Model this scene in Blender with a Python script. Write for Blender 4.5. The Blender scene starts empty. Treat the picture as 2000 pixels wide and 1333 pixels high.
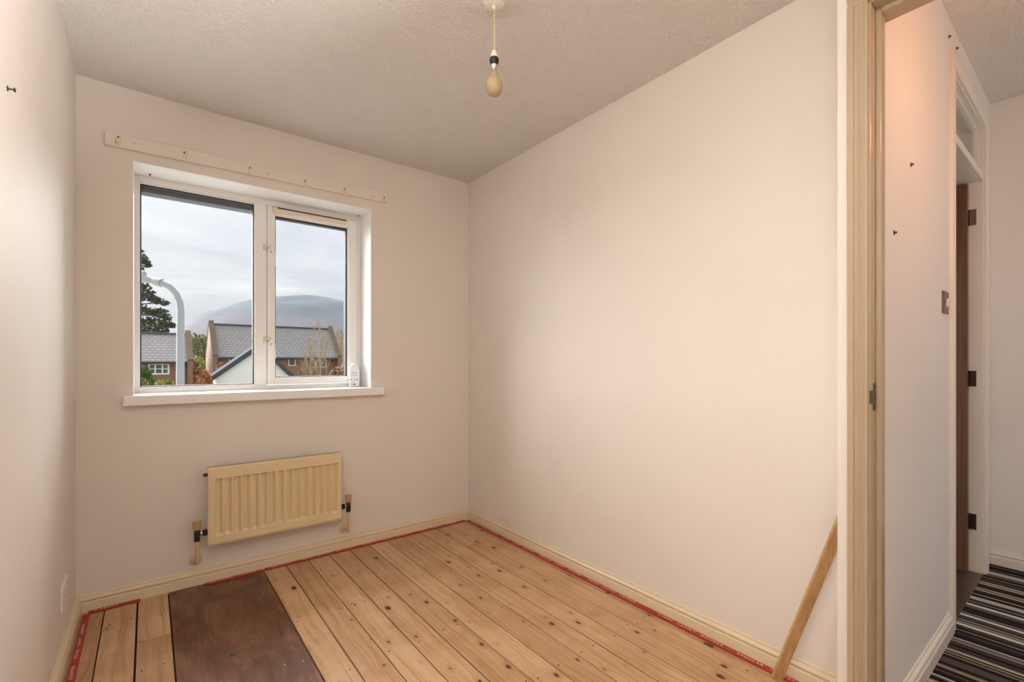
import bpy, math, random
from mathutils import Vector, Matrix
random.seed(7)
S = bpy.context.scene
COL = S.collection
PI = math.pi

# ------------------------------------------------------------------ camera
FPX, HY, CZ = 912.0, 708.0, 1.087          # focal length (px), horizon row, eye height (m)
CA, SA = 0.78894, 0.61446                  # yaw of the camera against the room's long axis
cam_d = bpy.data.cameras.new('camera'); cam = bpy.data.objects.new('camera', cam_d); COL.objects.link(cam)
cam.location = (0, 0, CZ)
cam.rotation_euler = (PI/2, 0, -math.atan2(SA, CA))
cam_d.sensor_width = 36.0; cam_d.lens = FPX/2000*36
cam_d.shift_y = (HY-666.5)/2000
cam_d.clip_start = 0.02; cam_d.clip_end = 6000
S.camera = cam

def ray(x, y):
    a = (x-1000)/FPX; b = (HY-y)/FPX
    return Vector((CA*a+SA, -SA*a+CA, b))
def at(x, y, d):                            # pixel + distance along the view axis -> point
    return Vector((0, 0, CZ)) + ray(x, y)*d
def onY(x, y, Y):
    r = ray(x, y); return Vector((0, 0, CZ)) + r*(Y/r.y)

# ------------------------------------------------------------------ colour management
vs = S.view_settings
vs.view_transform = 'Standard'; vs.look = 'None'; vs.gamma = 1.0; vs.exposure = 0.19
vs.use_curve_mapping = False

# ------------------------------------------------------------------ node helpers
def new_mat(name):
    m = bpy.data.materials.new(name); m.use_nodes = True
    nt = m.node_tree
    for n in list(nt.nodes): nt.nodes.remove(n)
    out = nt.nodes.new('ShaderNodeOutputMaterial')
    return m, nt, out
class G:
    def __init__(s, nt): s.nt = nt
    def n(s, t, **kw):
        nd = s.nt.nodes.new(t)
        for k, v in kw.items():
            if k.startswith('i_'):
                nd.inputs[k[2:].replace('_', ' ')].default_value = v
            else: setattr(nd, k, v)
        return nd
    def l(s, a, b): s.nt.links.new(a, b)
    def math(s, op, a, b=None, c=None):
        nd = s.nt.nodes.new('ShaderNodeMath'); nd.operation = op
        for i, v in enumerate((a, b, c)):
            if v is None: continue
            if isinstance(v, (int, float)): nd.inputs[i].default_value = v
            else: s.l(v, nd.inputs[i])
        return nd.outputs[0]
    def ramp(s, fac, stops, interp='LINEAR'):
        nd = s.nt.nodes.new('ShaderNodeValToRGB'); cr = nd.color_ramp; cr.interpolation = interp
        while len(cr.elements) < len(stops): cr.elements.new(0.5)
        for e, (p, c) in zip(cr.elements, stops):
            e.position = p; e.color = (c[0], c[1], c[2], 1) if len(c) == 3 else c
        s.l(fac, nd.inputs[0]); return nd.outputs[0]
    def mix(s, fac, a, b, blend='MIX'):
        nd = s.nt.nodes.new('ShaderNodeMix'); nd.data_type = 'RGBA'; nd.blend_type = blend
        for v, i in ((fac, 0), (a, 6), (b, 7)):
            if isinstance(v, (int, float)): nd.inputs[i].default_value = v
            elif isinstance(v, tuple): nd.inputs[i].default_value = (*v, 1)
            else: s.l(v, nd.inputs[i])
        return nd.outputs[2]
    def vec(s, x, y, z):
        nd = s.nt.nodes.new('ShaderNodeCombineXYZ')
        for i, v in enumerate((x, y, z)):
            if isinstance(v, (int, float)): nd.inputs[i].default_value = v
            else: s.l(v, nd.inputs[i])
        return nd.outputs[0]
    def noise(s, vec, scale, detail=3, rough=0.5, dist=0.0):
        nd = s.n('ShaderNodeTexNoise'); nd.inputs['Scale'].default_value = scale
        nd.inputs['Detail'].default_value = detail; nd.inputs['Roughness'].default_value = rough
        nd.inputs['Distortion'].default_value = dist
        if vec is not None: s.l(vec, nd.inputs['Vector'])
        return nd.outputs['Fac']
    def objco(s):
        return s.n('ShaderNodeTexCoord').outputs['Object']
    def bump(s, h, strength, dist, normal=None):
        nd = s.n('ShaderNodeBump'); nd.inputs['Strength'].default_value = strength
        nd.inputs['Distance'].default_value = dist; s.l(h, nd.inputs['Height'])
        return nd.outputs[0]
    def bsdf(s, out, col, rough=0.6, metal=0.0, spec=0.5, normal=None):
        b = s.n('ShaderNodeBsdfPrincipled')
        if isinstance(col, tuple): b.inputs['Base Color'].default_value = (*col, 1)
        else: s.l(col, b.inputs['Base Color'])
        if isinstance(rough, (int, float)): b.inputs['Roughness'].default_value = rough
        else: s.l(rough, b.inputs['Roughness'])
        b.inputs['Metallic'].default_value = metal
        b.inputs['Specular IOR Level'].default_value = spec
        if normal is not None: s.l(normal, b.inputs['Normal'])
        s.l(b.outputs[0], out.inputs[0]); return b

# ------------------------------------------------------------------ overcast sky
w = bpy.data.worlds.new('overcast_sky'); S.world = w; w.use_nodes = True
nt = w.node_tree
for n in list(nt.nodes): nt.nodes.remove(n)
g = G(nt)
wo = g.n('ShaderNodeOutputWorld'); bg = g.n('ShaderNodeBackground')
tc = g.n('ShaderNodeTexCoord').outputs['Generated']
sp = g.n('ShaderNodeSeparateXYZ'); g.l(tc, sp.inputs[0])
zz = g.math('ADD', g.math('MAXIMUM', sp.outputs[2], 0.0), 0.16)
cv = g.vec(g.math('DIVIDE', sp.outputs[0], zz), g.math('DIVIDE', sp.outputs[1], zz), 0.0)
n1 = g.noise(cv, 0.85, 6, 0.55, 0.4)
cl = g.ramp(n1, [(0.30, (0.60, 0.64, 0.71)), (0.50, (0.80, 0.82, 0.86)), (0.66, (1.0, 1.0, 1.0))])
cie = g.math('MULTIPLY_ADD', g.math('MAXIMUM', sp.outputs[2], 0.0), 1.1, 0.86)   # overcast skies brighten to the zenith
skyc = g.mix(1.0, cl, g.vec(cie, cie, cie), 'MULTIPLY')
g.l(skyc, bg.inputs[0]); bg.inputs[1].default_value = 0.92
g.l(bg.outputs[0], wo.inputs[0])

# ------------------------------------------------------------------ lights
def lamp(name, kind, loc, energy, color=(1, 1, 1), **kw):
    d = bpy.data.lights.new(name, kind); d.energy = energy; d.color = color
    for k, v in kw.items(): setattr(d, k, v)
    o = bpy.data.objects.new(name, d); COL.objects.link(o); o.location = loc
    return o
def aim(o, direction):
    o.rotation_euler = Vector(direction).to_track_quat('-Z', 'Y').to_euler()
# added wide soft sun, stronger than the visible sky, to boost the window light
sun = lamp('window_boost_sun', 'SUN', (0, 30, 20), 20.0, (1.0, 0.99, 0.98), angle=math.radians(90))
aim(sun, (0.28, -1.0, -0.36))
# added fill light behind the camera, bounced off left wall and ceiling
fl = lamp('added_bounce_fill', 'AREA', (0.85, -0.35, 1.00), 34, (1.0, 0.96, 0.94), shape='DISK', size=0.3, spread=math.radians(86))
aim(fl, (-1.0, 0.62, 1.05))
# landing lamp
lamp('landing_lamp', 'POINT', (1.88, -0.16, 1.95), 6.0, (1.0, 0.42, 0.17), shadow_soft_size=0.06)

# ------------------------------------------------------------------ mesh helpers
BASE = {}
def link(o, parent=None):
    COL.objects.link(o)
    if parent is not None: o.parent = parent
def tag(o, label=None, cat=None, group=None, kind=None):
    if label: o['label'] = label
    if cat: o['category'] = cat
    if group: o['group'] = group
    if kind: o['kind'] = kind
    return o
def thing(name, loc, label, cat, group=None, kind=None):
    o = bpy.data.objects.new(name, None); COL.objects.link(o)
    o.empty_display_size = 0.05
    o.location = loc; BASE[o] = Vector(loc)
    return tag(o, label, cat, group, kind)
class MB:
    def __init__(s): s.v = []; s.f = []
    def add(s, vs_, fs):
        b = len(s.v); s.v += [tuple(x) for x in vs_]; s.f += [tuple(i+b for i in f) for f in fs]; return s
    def box(s, x0, x1, y0, y1, z0, z1):
        v = [(x, y, z) for z in (z0, z1) for y in (y0, y1) for x in (x0, x1)]
        return s.add(v, [(0, 2, 3, 1), (4, 5, 7, 6), (0, 1, 5, 4), (2, 6, 7, 3), (0, 4, 6, 2), (1, 3, 7, 5)])
    def obox(s, c, ax, ay, az):                 # centre and half-axis vectors
        c, ax, ay, az = map(Vector, (c, ax, ay, az))
        v = [c+ax*i+ay*j+az*k for k in (-1, 1) for j in (-1, 1) for i in (-1, 1)]
        return s.add(v, [(0, 2, 3, 1), (4, 5, 7, 6), (0, 1, 5, 4), (2, 6, 7, 3), (0, 4, 6, 2), (1, 3, 7, 5)])
    def prism(s, poly, p0, ux, uy, ext):        # polygon in the plane (ux, uy) at p0, pushed along ext
        p0, ux, uy, ext = map(Vector, (p0, ux, uy, ext)); n = len(poly)
        a = [p0+ux*x+uy*y for x, y in poly]
        s.add(a+[q+ext for q in a], [tuple(range(n))[::-1], tuple(range(n, 2*n))] +
              [(i, (i+1) % n, n+(i+1) % n, n+i) for i in range(n)])
        return s
    def tube(s, pts, r, seg=12, cap=True):
        pts = [Vector(p) for p in pts]; n = len(pts)
        rs = r if isinstance(r, (list, tuple)) else [r]*n
        b = len(s.v); up = None
        for i, p in enumerate(pts):
            t = (pts[min(i+1, n-1)]-pts[max(i-1, 0)]).normalized()
            if up is None: up = Vector((0, 0, 1)) if abs(t.z) < 0.9 else Vector((1, 0, 0))
            a = t.cross(up).normalized(); up = a.cross(t).normalized()
            for k in range(seg):
                q = p+(a*math.cos(2*PI*k/seg)+up*math.sin(2*PI*k/seg))*rs[i]; s.v.append(tuple(q))
        for i in range(n-1):
            for k in range(seg):
                s.f.append((b+i*seg+k, b+i*seg+(k+1) % seg, b+(i+1)*seg+(k+1) % seg, b+(i+1)*seg+k))
        if cap:
            s.f.append(tuple(b+k for k in range(seg))[::-1]); s.f.append(tuple(b+(n-1)*seg+k for k in range(seg)))
        return s
    def lathe(s, prof, c, axis=(0, 0, 1), seg=24):   # prof: (radius, height) along axis from c
        ax = Vector(axis).normalized(); c = Vector(c)
        up = Vector((1, 0, 0)) if abs(ax.x) < 0.9 else Vector((0, 1, 0))
        a = ax.cross(up).normalized(); u = ax.cross(a)
        b = len(s.v); n = len(prof)
        for r, h in prof:
            for k in range(seg):
                s.v.append(tuple(c+ax*h+(a*math.cos(2*PI*k/seg)+u*math.sin(2*PI*k/seg))*max(r, 1e-5)))
        for i in range(n-1):
            for k in range(seg):
                s.f.append((b+i*seg+k, b+i*seg+(k+1) % seg, b+(i+1)*seg+(k+1) % seg, b+(i+1)*seg+k))
        s.f.append(tuple(b+k for k in range(seg))[::-1]); s.f.append(tuple(b+(n-1)*seg+k for k in range(seg)))
        return s
    def build(s, name, mat, parent=None, smooth=None, bevel=0, origin=None):
        if parent is not None: o0 = BASE[parent]
        elif origin is not None: o0 = Vector(origin)
        else:
            lo = [min(v[i] for v in s.v) for i in range(3)]; hi = [max(v[i] for v in s.v) for i in range(3)]
            o0 = Vector(((lo[0]+hi[0])/2, (lo[1]+hi[1])/2, lo[2]))
        me = bpy.data.meshes.new(name)
        me.from_pydata([(v[0]-o0.x, v[1]-o0.y, v[2]-o0.z) for v in s.v], [], s.f); me.update()
        fix_normals(me)
        me.materials.append(mat)
        if smooth is not None:
            me.shade_smooth(); me.set_sharp_from_angle(angle=math.radians(smooth))
        o = bpy.data.objects.new(name, me); COL.objects.link(o)
        if parent is not None: o.parent = parent
        else: o.location = o0
        BASE[o] = o0
        if bevel:
            md = o.modifiers.new('bevel', 'BEVEL'); md.width = bevel; md.segments = 2; md.limit_method = 'ANGLE'
        return o
import bmesh
def fix_normals(me):
    bm = bmesh.new(); bm.from_mesh(me); bmesh.ops.recalc_face_normals(bm, faces=bm.faces); bm.to_mesh(me); bm.free()
def struct(name, mb, mat, label, cat, **kw):
    return tag(mb.build(name, mat, **kw), label, cat, kind='structure')

# ------------------------------------------------------------------ materials
def paint(name, col, rough=0.55, bump=0.08, scale=90, spec=0.4, var=0.03):
    m, nt, out = new_mat(name); g = G(nt); co = g.objco()
    h = g.noise(co, scale, 4, 0.6)
    v = g.noise(co, 2.3, 3, 0.6)
    c = g.mix(v, tuple(x*(1-var) for x in col), tuple(min(1, x*(1+var)) for x in col))
    g.bsdf(out, c, rough, 0, spec, g.bump(h, bump, 0.004)); return m
def plain(name, col, rough=0.5, metal=0.0, spec=0.5):
    m, nt, out = new_mat(name); g = G(nt)
    v = g.noise(g.objco(), 35, 3, 0.6)
    c = g.mix(v, tuple(x*0.94 for x in col), tuple(min(1, x*1.05) for x in col))
    g.bsdf(out, c, rough, metal, spec); return m
M = {}
M['wall'] = paint('wall_paint', (0.80, 0.742, 0.677), 0.62, 0.10, 70)
M['hall_wall'] = paint('hall_wall_paint', (0.82, 0.79, 0.76), 0.6, 0.10, 70)
M['cream'] = paint('cream_gloss_paint', (0.78, 0.655, 0.46), 0.28, 0.04, 30, 0.5)
M['white_gloss'] = paint('white_gloss_paint', (0.80, 0.755, 0.69), 0.3, 0.04, 30, 0.5)
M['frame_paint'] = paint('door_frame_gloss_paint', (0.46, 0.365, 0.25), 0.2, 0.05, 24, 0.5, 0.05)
M['reveal'] = paint('lit_white_reveal_paint', (0.90, 0.89, 0.87), 0.4, 0.05, 50)  # whiter than the wall paint, so the reveals look strongly lit
M['batten'] = paint('batten_satin_paint', (0.82, 0.745, 0.66), 0.35, 0.05, 50)
M['upvc'] = paint('white_window_plastic', (0.92, 0.91, 0.90), 0.32, 0.01, 40)
M['vent'] = paint('yellowed_plastic', (0.80, 0.72, 0.55), 0.4, 0.02, 40)
M['radiator'] = paint('radiator_enamel', (0.80, 0.645, 0.40), 0.32, 0.02, 40)
M['valve_cap'] = plain('yellowed_valve_cap', (0.50, 0.36, 0.14), 0.4)
M['valve_body'] = plain('dark_valve_metal', (0.05, 0.035, 0.03), 0.3, 0.6)
M['chrome'] = plain('worn_chrome', (0.75, 0.72, 0.68), 0.2, 1.0)
M['pipe'] = paint('cream_pipe_paint', (0.70, 0.53, 0.32), 0.35, 0.02, 40)
M['black'] = plain('black_plastic', (0.012, 0.011, 0.011), 0.4)
M['gasket'] = plain('black_rubber_gasket', (0.02, 0.02, 0.022), 0.6)
M['white_plastic'] = plain('white_plastic', (0.82, 0.78, 0.72), 0.35)
M['flex'] = plain('cream_flex', (0.62, 0.53, 0.38), 0.5)
M['bulb'] = paint('cream_bulb_glass', (0.46, 0.36, 0.20), 0.18, 0.0, 40)
M['brass'] = plain('dark_bronze', (0.13, 0.095, 0.06), 0.35, 0.9)
M['bronze'] = plain('bronze_plate', (0.17, 0.13, 0.10), 0.35, 0.8)
M['screw'] = plain('dark_screw', (0.06, 0.045, 0.035), 0.45, 0.6)
M['dark_gap'] = plain('underfloor_dark', (0.03, 0.02, 0.012), 0.9)
M['ornament'] = plain('glazed_pale_ceramic', (0.80, 0.86, 0.90), 0.25)
M['hole'] = plain('dark_opening', (0.05, 0.055, 0.06), 0.8)
M['red'] = paint('red_gripper_stain', (0.40, 0.035, 0.025), 0.5, 0.15, 120, 0.4, 0.15)
M['letter'] = plain('pale_print', (0.95, 0.72, 0.62), 0.6)
M['steel'] = plain('galvanised_steel', (0.27, 0.29, 0.31), 0.6, 0.2)
M['slate_edge'] = plain('dark_barge_board', (0.075, 0.08, 0.09), 0.95, 0.0, 0.05)

m, nt, out = new_mat('stippled_ceiling'); g = G(nt); co = g.objco()
a = g.noise(co, 95, 3, 0.6); b = g.noise(co, 190, 2, 0.5)
h = g.math('ADD', g.ramp(a, [(0.42, (0, 0, 0)), (0.62, (1, 1, 1))]), g.math('MULTIPLY', b, 0.6))
g.bsdf(out, (0.90, 0.86, 0.81), 0.8, 0, 0.3, g.bump(h, 0.65, 0.008)); M['ceiling'] = m

m, nt, out = new_mat('pine_floorboard'); g = G(nt)                  # bare pine: grain, swirls round the knots, knots
co = g.objco(); oi = g.n('ShaderNodeObjectInfo')
sp = g.n('ShaderNodeSeparateXYZ'); g.l(co, sp.inputs[0])
rx = g.math('MULTIPLY', oi.outputs['Random'], 37.0); ry = g.math('MULTIPLY', oi.outputs['Random'], 91.0)
x = g.math('ADD', sp.outputs[0], rx); y = g.math('ADD', sp.outputs[1], ry)
kv = g.vec(g.math('MULTIPLY', x, 9.0), g.math('MULTIPLY', y, 5.2), 0.0)
vor = g.n('ShaderNodeTexVoronoi'); vor.voronoi_dimensions = '2D'; vor.inputs['Scale'].default_value = 1.0
g.l(kv, vor.inputs['Vector'])
keep = g.n('ShaderNodeSeparateColor'); g.l(vor.outputs['Color'], keep.inputs[0])
ks = g.math('MULTIPLY', g.math('GREATER_THAN', keep.outputs[0], 0.44), g.math('MULTIPLY_ADD', g.math('POWER', keep.outputs[1], 2.0), 0.085, 0.025))
wob = g.math('MULTIPLY', g.noise(co, 80, 2), 0.05)
kd = g.math('SUBTRACT', g.math('ADD', vor.outputs['Distance'], wob), ks)
knot = g.ramp(kd, [(0.012, (1, 1, 1)), (0.05, (0, 0, 0))])
halo = g.ramp(kd, [(0.0, (1, 1, 1)), (0.22, (0, 0, 0))], 'EASE')
warp = g.math('MULTIPLY', g.math('MULTIPLY', halo, g.math('GREATER_THAN', ks, 0.001)), 0.018)
wn = g.noise(g.vec(g.math('MULTIPLY', x, 3.0), g.math('MULTIPLY', y, 1.1), 0.0), 2.0, 2)
gx = g.math('ADD', g.math('ADD', x, warp), g.math('MULTIPLY', wn, 0.06))
gv = g.vec(g.math('MULTIPLY', gx, 1.0), g.math('MULTIPLY', y, 0.02), 0.0)
gr = g.noise(gv, 150, 3, 0.55); gr2 = g.noise(gv, 45, 2, 0.5)
gs = g.math('ADD', g.math('MULTIPLY', gr, 0.55), g.math('MULTIPLY', gr2, 0.45))
bc = g.ramp(gs, [(0.34, (0.44, 0.25, 0.12)), (0.50, (0.60, 0.385, 0.215)), (0.68, (0.67, 0.46, 0.285))])
tone = g.ramp(oi.outputs['Random'], [(0.0, (0.88, 0.84, 0.78)), (0.5, (1.0, 0.98, 0.96)), (1.0, (1.06, 1.08, 1.08))])
bc = g.mix(1.0, bc, tone, 'MULTIPLY')
dirt = g.ramp(g.noise(co, 3.5, 4, 0.6), [(0.35, (0.84, 0.78, 0.72)), (0.6, (1, 1, 1))])
bc = g.mix(1.0, bc, dirt, 'MULTIPLY')
bc = g.mix(g.math('MULTIPLY', halo, 0.35), bc, (0.38, 0.17, 0.065))
bc = g.mix(g.math('MULTIPLY', knot, 0.93), bc, (0.045, 0.016, 0.008))
rg = g.math('MULTIPLY_ADD', gs, 0.2, 0.30)
g.bsdf(out, bc, rg, 0, 0.45, g.bump(gs, 0.10, 0.002)); M['pine'] = m

m, nt, out = new_mat('dark_stained_panel'); g = G(nt); co = g.objco()
sp = g.n('ShaderNodeSeparateXYZ'); g.l(co, sp.inputs[0])
sv = g.vec(sp.outputs[0], g.math('MULTIPLY', sp.outputs[1], 0.45), 0.0)
a = g.noise(sv, 7, 6, 0.62, 0.8); b = g.noise(g.vec(g.math('MULTIPLY', sp.outputs[0], 12.0), sp.outputs[1], 0.0), 9, 3, 0.5)
t = g.math('ADD', g.math('MULTIPLY', a, 0.8), g.math('MULTIPLY', b, 0.2))
c = g.ramp(t, [(0.36, (0.085, 0.034, 0.017)), (0.5, (0.165, 0.072, 0.038)), (0.64, (0.25, 0.13, 0.085))])
vo = g.n('ShaderNodeTexVoronoi'); vo.inputs['Scale'].default_value = 17; g.l(co, vo.inputs['Vector'])
kp = g.n('ShaderNodeSeparateColor'); g.l(vo.outputs['Color'], kp.inputs[0])
fleck = g.math('MULTIPLY', g.math('LESS_THAN', vo.outputs['Distance'], 0.055), g.math('GREATER_THAN', kp.outputs[0], 0.68))
c = g.mix(fleck, c, (0.62, 0.52, 0.44))
g.bsdf(out, c, g.math('MULTIPLY_ADD', a, 0.3, 0.30), 0, 0.4, g.bump(b, 0.06, 0.002)); M['panel'] = m

m, nt, out = new_mat('stick_timber'); g = G(nt); co = g.objco()
sp = g.n('ShaderNodeSeparateXYZ'); g.l(co, sp.inputs[0])
a = g.noise(g.vec(g.math('MULTIPLY', sp.outputs[0], 40.0), g.math('MULTIPLY', sp.outputs[1], 40.0), g.math('MULTIPLY', sp.outputs[2], 5.0)), 1.0, 4, 0.6, 0.4)
c = g.ramp(a, [(0.3, (0.40, 0.21, 0.075)), (0.7, (0.58, 0.36, 0.16))])
g.bsdf(out, c, 0.5); M['timber'] = m

m, nt, out = new_mat('brown_door_veneer'); g = G(nt); co = g.objco()
sp = g.n('ShaderNodeSeparateXYZ'); g.l(co, sp.inputs[0])
a = g.noise(g.vec(g.math('MULTIPLY', sp.outputs[0], 60.0), g.math('MULTIPLY', sp.outputs[1], 60.0), g.math('MULTIPLY', sp.outputs[2], 1.4)), 1.0, 5, 0.6, 0.3)
c = g.ramp(a, [(0.3, (0.075, 0.032, 0.018)), (0.7, (0.19, 0.095, 0.055))])
g.bsdf(out, c, 0.38); M['veneer'] = m

m, nt, out = new_mat('striped_carpet'); g = G(nt); co = g.objco()    # woven stripes, bouncing between charcoal, grey and cream
sp = g.n('ShaderNodeSeparateXYZ'); g.l(co, sp.inputs[0])
xx = g.math('ADD', sp.outputs[0], g.math('MULTIPLY', g.math('SUBTRACT', g.noise(co, 9, 2), 0.5), 0.006))
idx = g.math('FLOOR', g.math('MULTIPLY', xx, 92.0))
wnn = g.n('ShaderNodeTexWhiteNoise'); wnn.noise_dimensions = '1D'; g.l(idx, wnn.inputs['W'])
base = g.ramp(wnn.outputs['Value'], [(0.0, (0.008, 0.006, 0.005)), (0.42, (0.022, 0.016, 0.014)), (0.56, (0.10, 0.085, 0.075)),
     (0.70, (0.26, 0.23, 0.21)), (0.82, (0.62, 0.58, 0.53)), (0.95, (0.42, 0.32, 0.19))], 'CONSTANT')
pile = g.noise(co, 520, 2, 0.7)
base = g.mix(g.math('MULTIPLY', pile, 0.32), base, (0.06, 0.05, 0.045))
g.bsdf(out, base, 0.95, 0, 0.1, g.bump(pile, 0.6, 0.004)); M['carpet'] = m

def glass(name, tint=(1, 1, 1), refl=0.10):
    m, nt, out = new_mat(name); g = G(nt)
    tr = g.n('ShaderNodeBsdfTransparent'); tr.inputs[0].default_value = (*tint, 1)
    gl = g.n('ShaderNodeBsdfGlossy'); gl.inputs['Roughness'].default_value = 0.0
    fr = g.n('ShaderNodeFresnel'); fr.inputs[0].default_value = 1.45
    mx = g.n('ShaderNodeMixShader'); g.l(g.math('MULTIPLY', fr.outputs[0], refl*10), mx.inputs[0])
    g.l(tr.outputs[0], mx.inputs[1]); g.l(gl.outputs[0], mx.inputs[2]); g.l(mx.outputs[0], out.inputs[0]); return m
M['glass'] = glass('window_glass', (0.97, 0.98, 0.98), 0.035)
m, nt, out = new_mat('far_window_glass'); g = G(nt); g.bsdf(out, (0.06, 0.07, 0.08), 0.08, 0, 0.6); M['far_glass'] = m

def brick_like(name, c1, c2, mortar, sx, bw, rh, ms, rough=0.85, axis='XZ'):
    m, nt, out = new_mat(name); g = G(nt); co = g.objco()
    sp = g.n('ShaderNodeSeparateXYZ'); g.l(co, sp.inputs[0])
    hx = sp.outputs[0] if axis == 'XZ' else g.math('ADD', sp.outputs[0], sp.outputs[1])
    br = g.n('ShaderNodeTexBrick'); g.l(g.vec(hx, sp.outputs[2], 0.0), br.inputs['Vector'])
    br.inputs['Color1'].default_value = (*c1, 1); br.inputs['Color2'].default_value = (*c2, 1); br.inputs['Mortar'].default_value = (*mortar, 1)
    br.inputs['Scale'].default_value = sx; br.inputs['Brick Width'].default_value = bw; br.inputs['Row Height'].default_value = rh
    br.inputs['Mortar Size'].default_value = ms
    c = g.mix(0.5, br.outputs[0], g.mix(g.noise(co, 3, 4, 0.7), c1, c2))
    g.bsdf(out, c, rough); return m
M['brick'] = brick_like('house_brick', (0.29, 0.135, 0.085), (0.20, 0.09, 0.06), (0.35, 0.27, 0.22), 1.0, 0.225, 0.075, 0.01, axis='XY')
M['rooftile'] = brick_like('grey_roof_tiles', (0.30, 0.28, 0.275), (0.22, 0.205, 0.20), (0.05, 0.045, 0.045), 1.0, 0.36, 0.21, 0.035)
M['concrete'] = paint('pale_concrete', (0.50, 0.48, 0.45), 0.9, 0.2, 20, 0.2, 0.1)
M['coping'] = paint('mossy_coping', (0.13, 0.10, 0.065), 0.9, 0.3, 5, 0.2, 0.3)
M['render'] = paint('white_render', (0.86, 0.86, 0.84), 0.9, 0.3, 40, 0.2)
M['dash'] = paint('grey_pebbledash', (0.16, 0.165, 0.18), 0.95, 0.8, 160, 0.2, 0.3)
def veg(name, c1, c2, sc=3.0):
    m, nt, out = new_mat(name); g = G(nt); co = g.objco()
    c = g.ramp(g.noise(co, sc, 4, 0.7), [(0.35, c1), (0.65, c2)])
    g.bsdf(out, c, 0.85, 0, 0.2); return m
M['pine_needles'] = veg('dark_pine_needles', (0.030, 0.045, 0.035), (0.085, 0.105, 0.075))
M['bark'] = veg('bark', (0.10, 0.075, 0.055), (0.18, 0.14, 0.11))
M['birch_bark'] = veg('pale_twig_bark', (0.30, 0.22, 0.15), (0.42, 0.33, 0.24))
M['wood_green'] = veg('mixed_woodland', (0.11, 0.13, 0.05), (0.24, 0.21, 0.10))
M['hedge'] = veg('evergreen_hedge', (0.05, 0.11, 0.02), (0.14, 0.24, 0.05))
M['bush'] = veg('yellow_green_bush', (0.16, 0.22, 0.04), (0.36, 0.38, 0.10))
M['copper'] = veg('copper_beech', (0.30, 0.115, 0.05), (0.50, 0.23, 0.12))
M['scrub'] = veg('winter_scrub', (0.20, 0.13, 0.07), (0.36, 0.26, 0.15))
M['lawn'] = veg('lawn', (0.11, 0.12, 0.06), (0.19, 0.185, 0.11), 0.3)

# ------------------------------------------------------------------ room shell
XL, XR, YB, ZC = -0.247, 1.757, 2.75, 2.333        # left wall, right wall, window wall, ceiling
XD, YJ = 1.54, 0.40                                 # doorway plane and its far jamb / landing wall plane
WX0, WX1, WZ0, WZ1 = -0.057, 1.063, 0.935, 2.01     # window opening
mb = MB()
mb.box(XL-0.25, WX0, YB, 2.99, -0.3, 2.6).box(WX1, 4.0, YB, 2.99, -0.3, 0.9).box(WX0, WX1, YB, 2.99, -0.3, 0.893).box(WX0, WX1, YB, 2.99, WZ1, 2.6)
mb.box(WX1, 2.35, YB, 2.99, 0.9, 2.6).box(3.25, 4.0, YB, 2.99, 0.9, 2.6).box(2.35, 3.25, YB, 2.99, 2.0, 2.6)
struct('wall_back', mb, M['wall'], 'warm white painted wall around the window', 'wall')
mb = MB()
mb.box(XL-0.35, -0.04, 2.99, 3.06, -2.6, 3.0).box(1.045, 2.35, 2.99, 3.06, -2.6, 3.0).box(-0.04, 1.045, 2.99, 3.06, -2.6, 0.93).box(-0.04, 1.045, 2.99, 3.06, 1.945, 3.0)
struct('wall_outside', mb, M['dash'], 'grey pebbledashed outer wall edge above the window glass', 'wall')
struct('wall_left', MB().box(XL-0.15, XL, -0.95, YB, -0.3, 2.6), M['wall'], 'plain white wall with a nail and a low socket', 'wall')
struct('wall_right', MB().box(XR, XR+0.1, 0.477, YB, -0.3, 2.6), M['wall'], 'long plain warm white wall between window wall and doorway', 'wall')
struct('wall_rear', MB().box(XL, XD+0.127, -0.95, -0.80, -0.3, 2.6), M['wall'], 'plain white wall facing the window', 'wall')
mb = MB().box(XD, 1.667, 0.425, 0.477, -0.3, 2.6).box(XD, 1.667, -0.80, -0.405, -0.3, 2.6).box(XD, 1.667, -0.405, 0.425, 2.085, 2.6)
struct('wall_doorway', mb, M['wall'], 'narrow white wall strip beside the doorway moulding', 'wall')
HC = 2.47                                           # landing ceiling
HX1 = 3.56
mb = MB().box(1.667, 2.578, YJ, 0.477, -0.3, 2.6).box(3.372, HX1, YJ, 0.477, -0.3, 2.6).box(2.578, 3.372, YJ, 0.477, 2.295, 2.6)
struct('wall_landing', mb, M['hall_wall'], 'landing wall with bronze light switch seen through the doorway', 'wall')
struct('wall_landing_end', MB().box(HX1, HX1+0.12, -1.35, 2.75, -0.3, 2.6), M['hall_wall'], 'pale grey landing end wall above striped carpet', 'wall')
mb = MB().box(1.667, 2.0, -1.35, -1.25, -0.3, 2.6).box(3.4, HX1, -1.35, -1.25, -0.3, 2.6).box(2.0, 3.4, -1.35, -1.25, -0.3, 0.5).box(2.0, 3.4, -1.35, -1.25, 2.25, 2.6)
mb.box(1.557, 1.667, -1.35, -0.8, -0.3, 2.6)
struct('wall_landing_side', mb, M['hall_wall'], 'landing wall with its own window opening', 'wall')
struct('ceiling', MB().box(XL, XR, -0.8, YB, ZC, 2.6), M['ceiling'], 'stippled off-white ceiling of the small room', 'ceiling')
mb = MB().box(1.667, HX1, -1.25, YJ, HC, 2.62)
struct('ceiling_landing', mb, M['ceiling'], 'stippled pale ceiling over the striped landing carpet', 'ceiling')
struct('ceiling_next_room', MB().box(XR+0.1, HX1, 0.477, YB, HC, 2.62), M['ceiling'], 'ceiling of the room beyond the brown door', 'ceiling')
struct('floor_landing', MB().box(1.667, HX1, -1.25, YJ, -0.10, 0.012), M['carpet'], 'striped black grey and cream landing carpet', 'floor', origin=(0, 0, 0))
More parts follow.
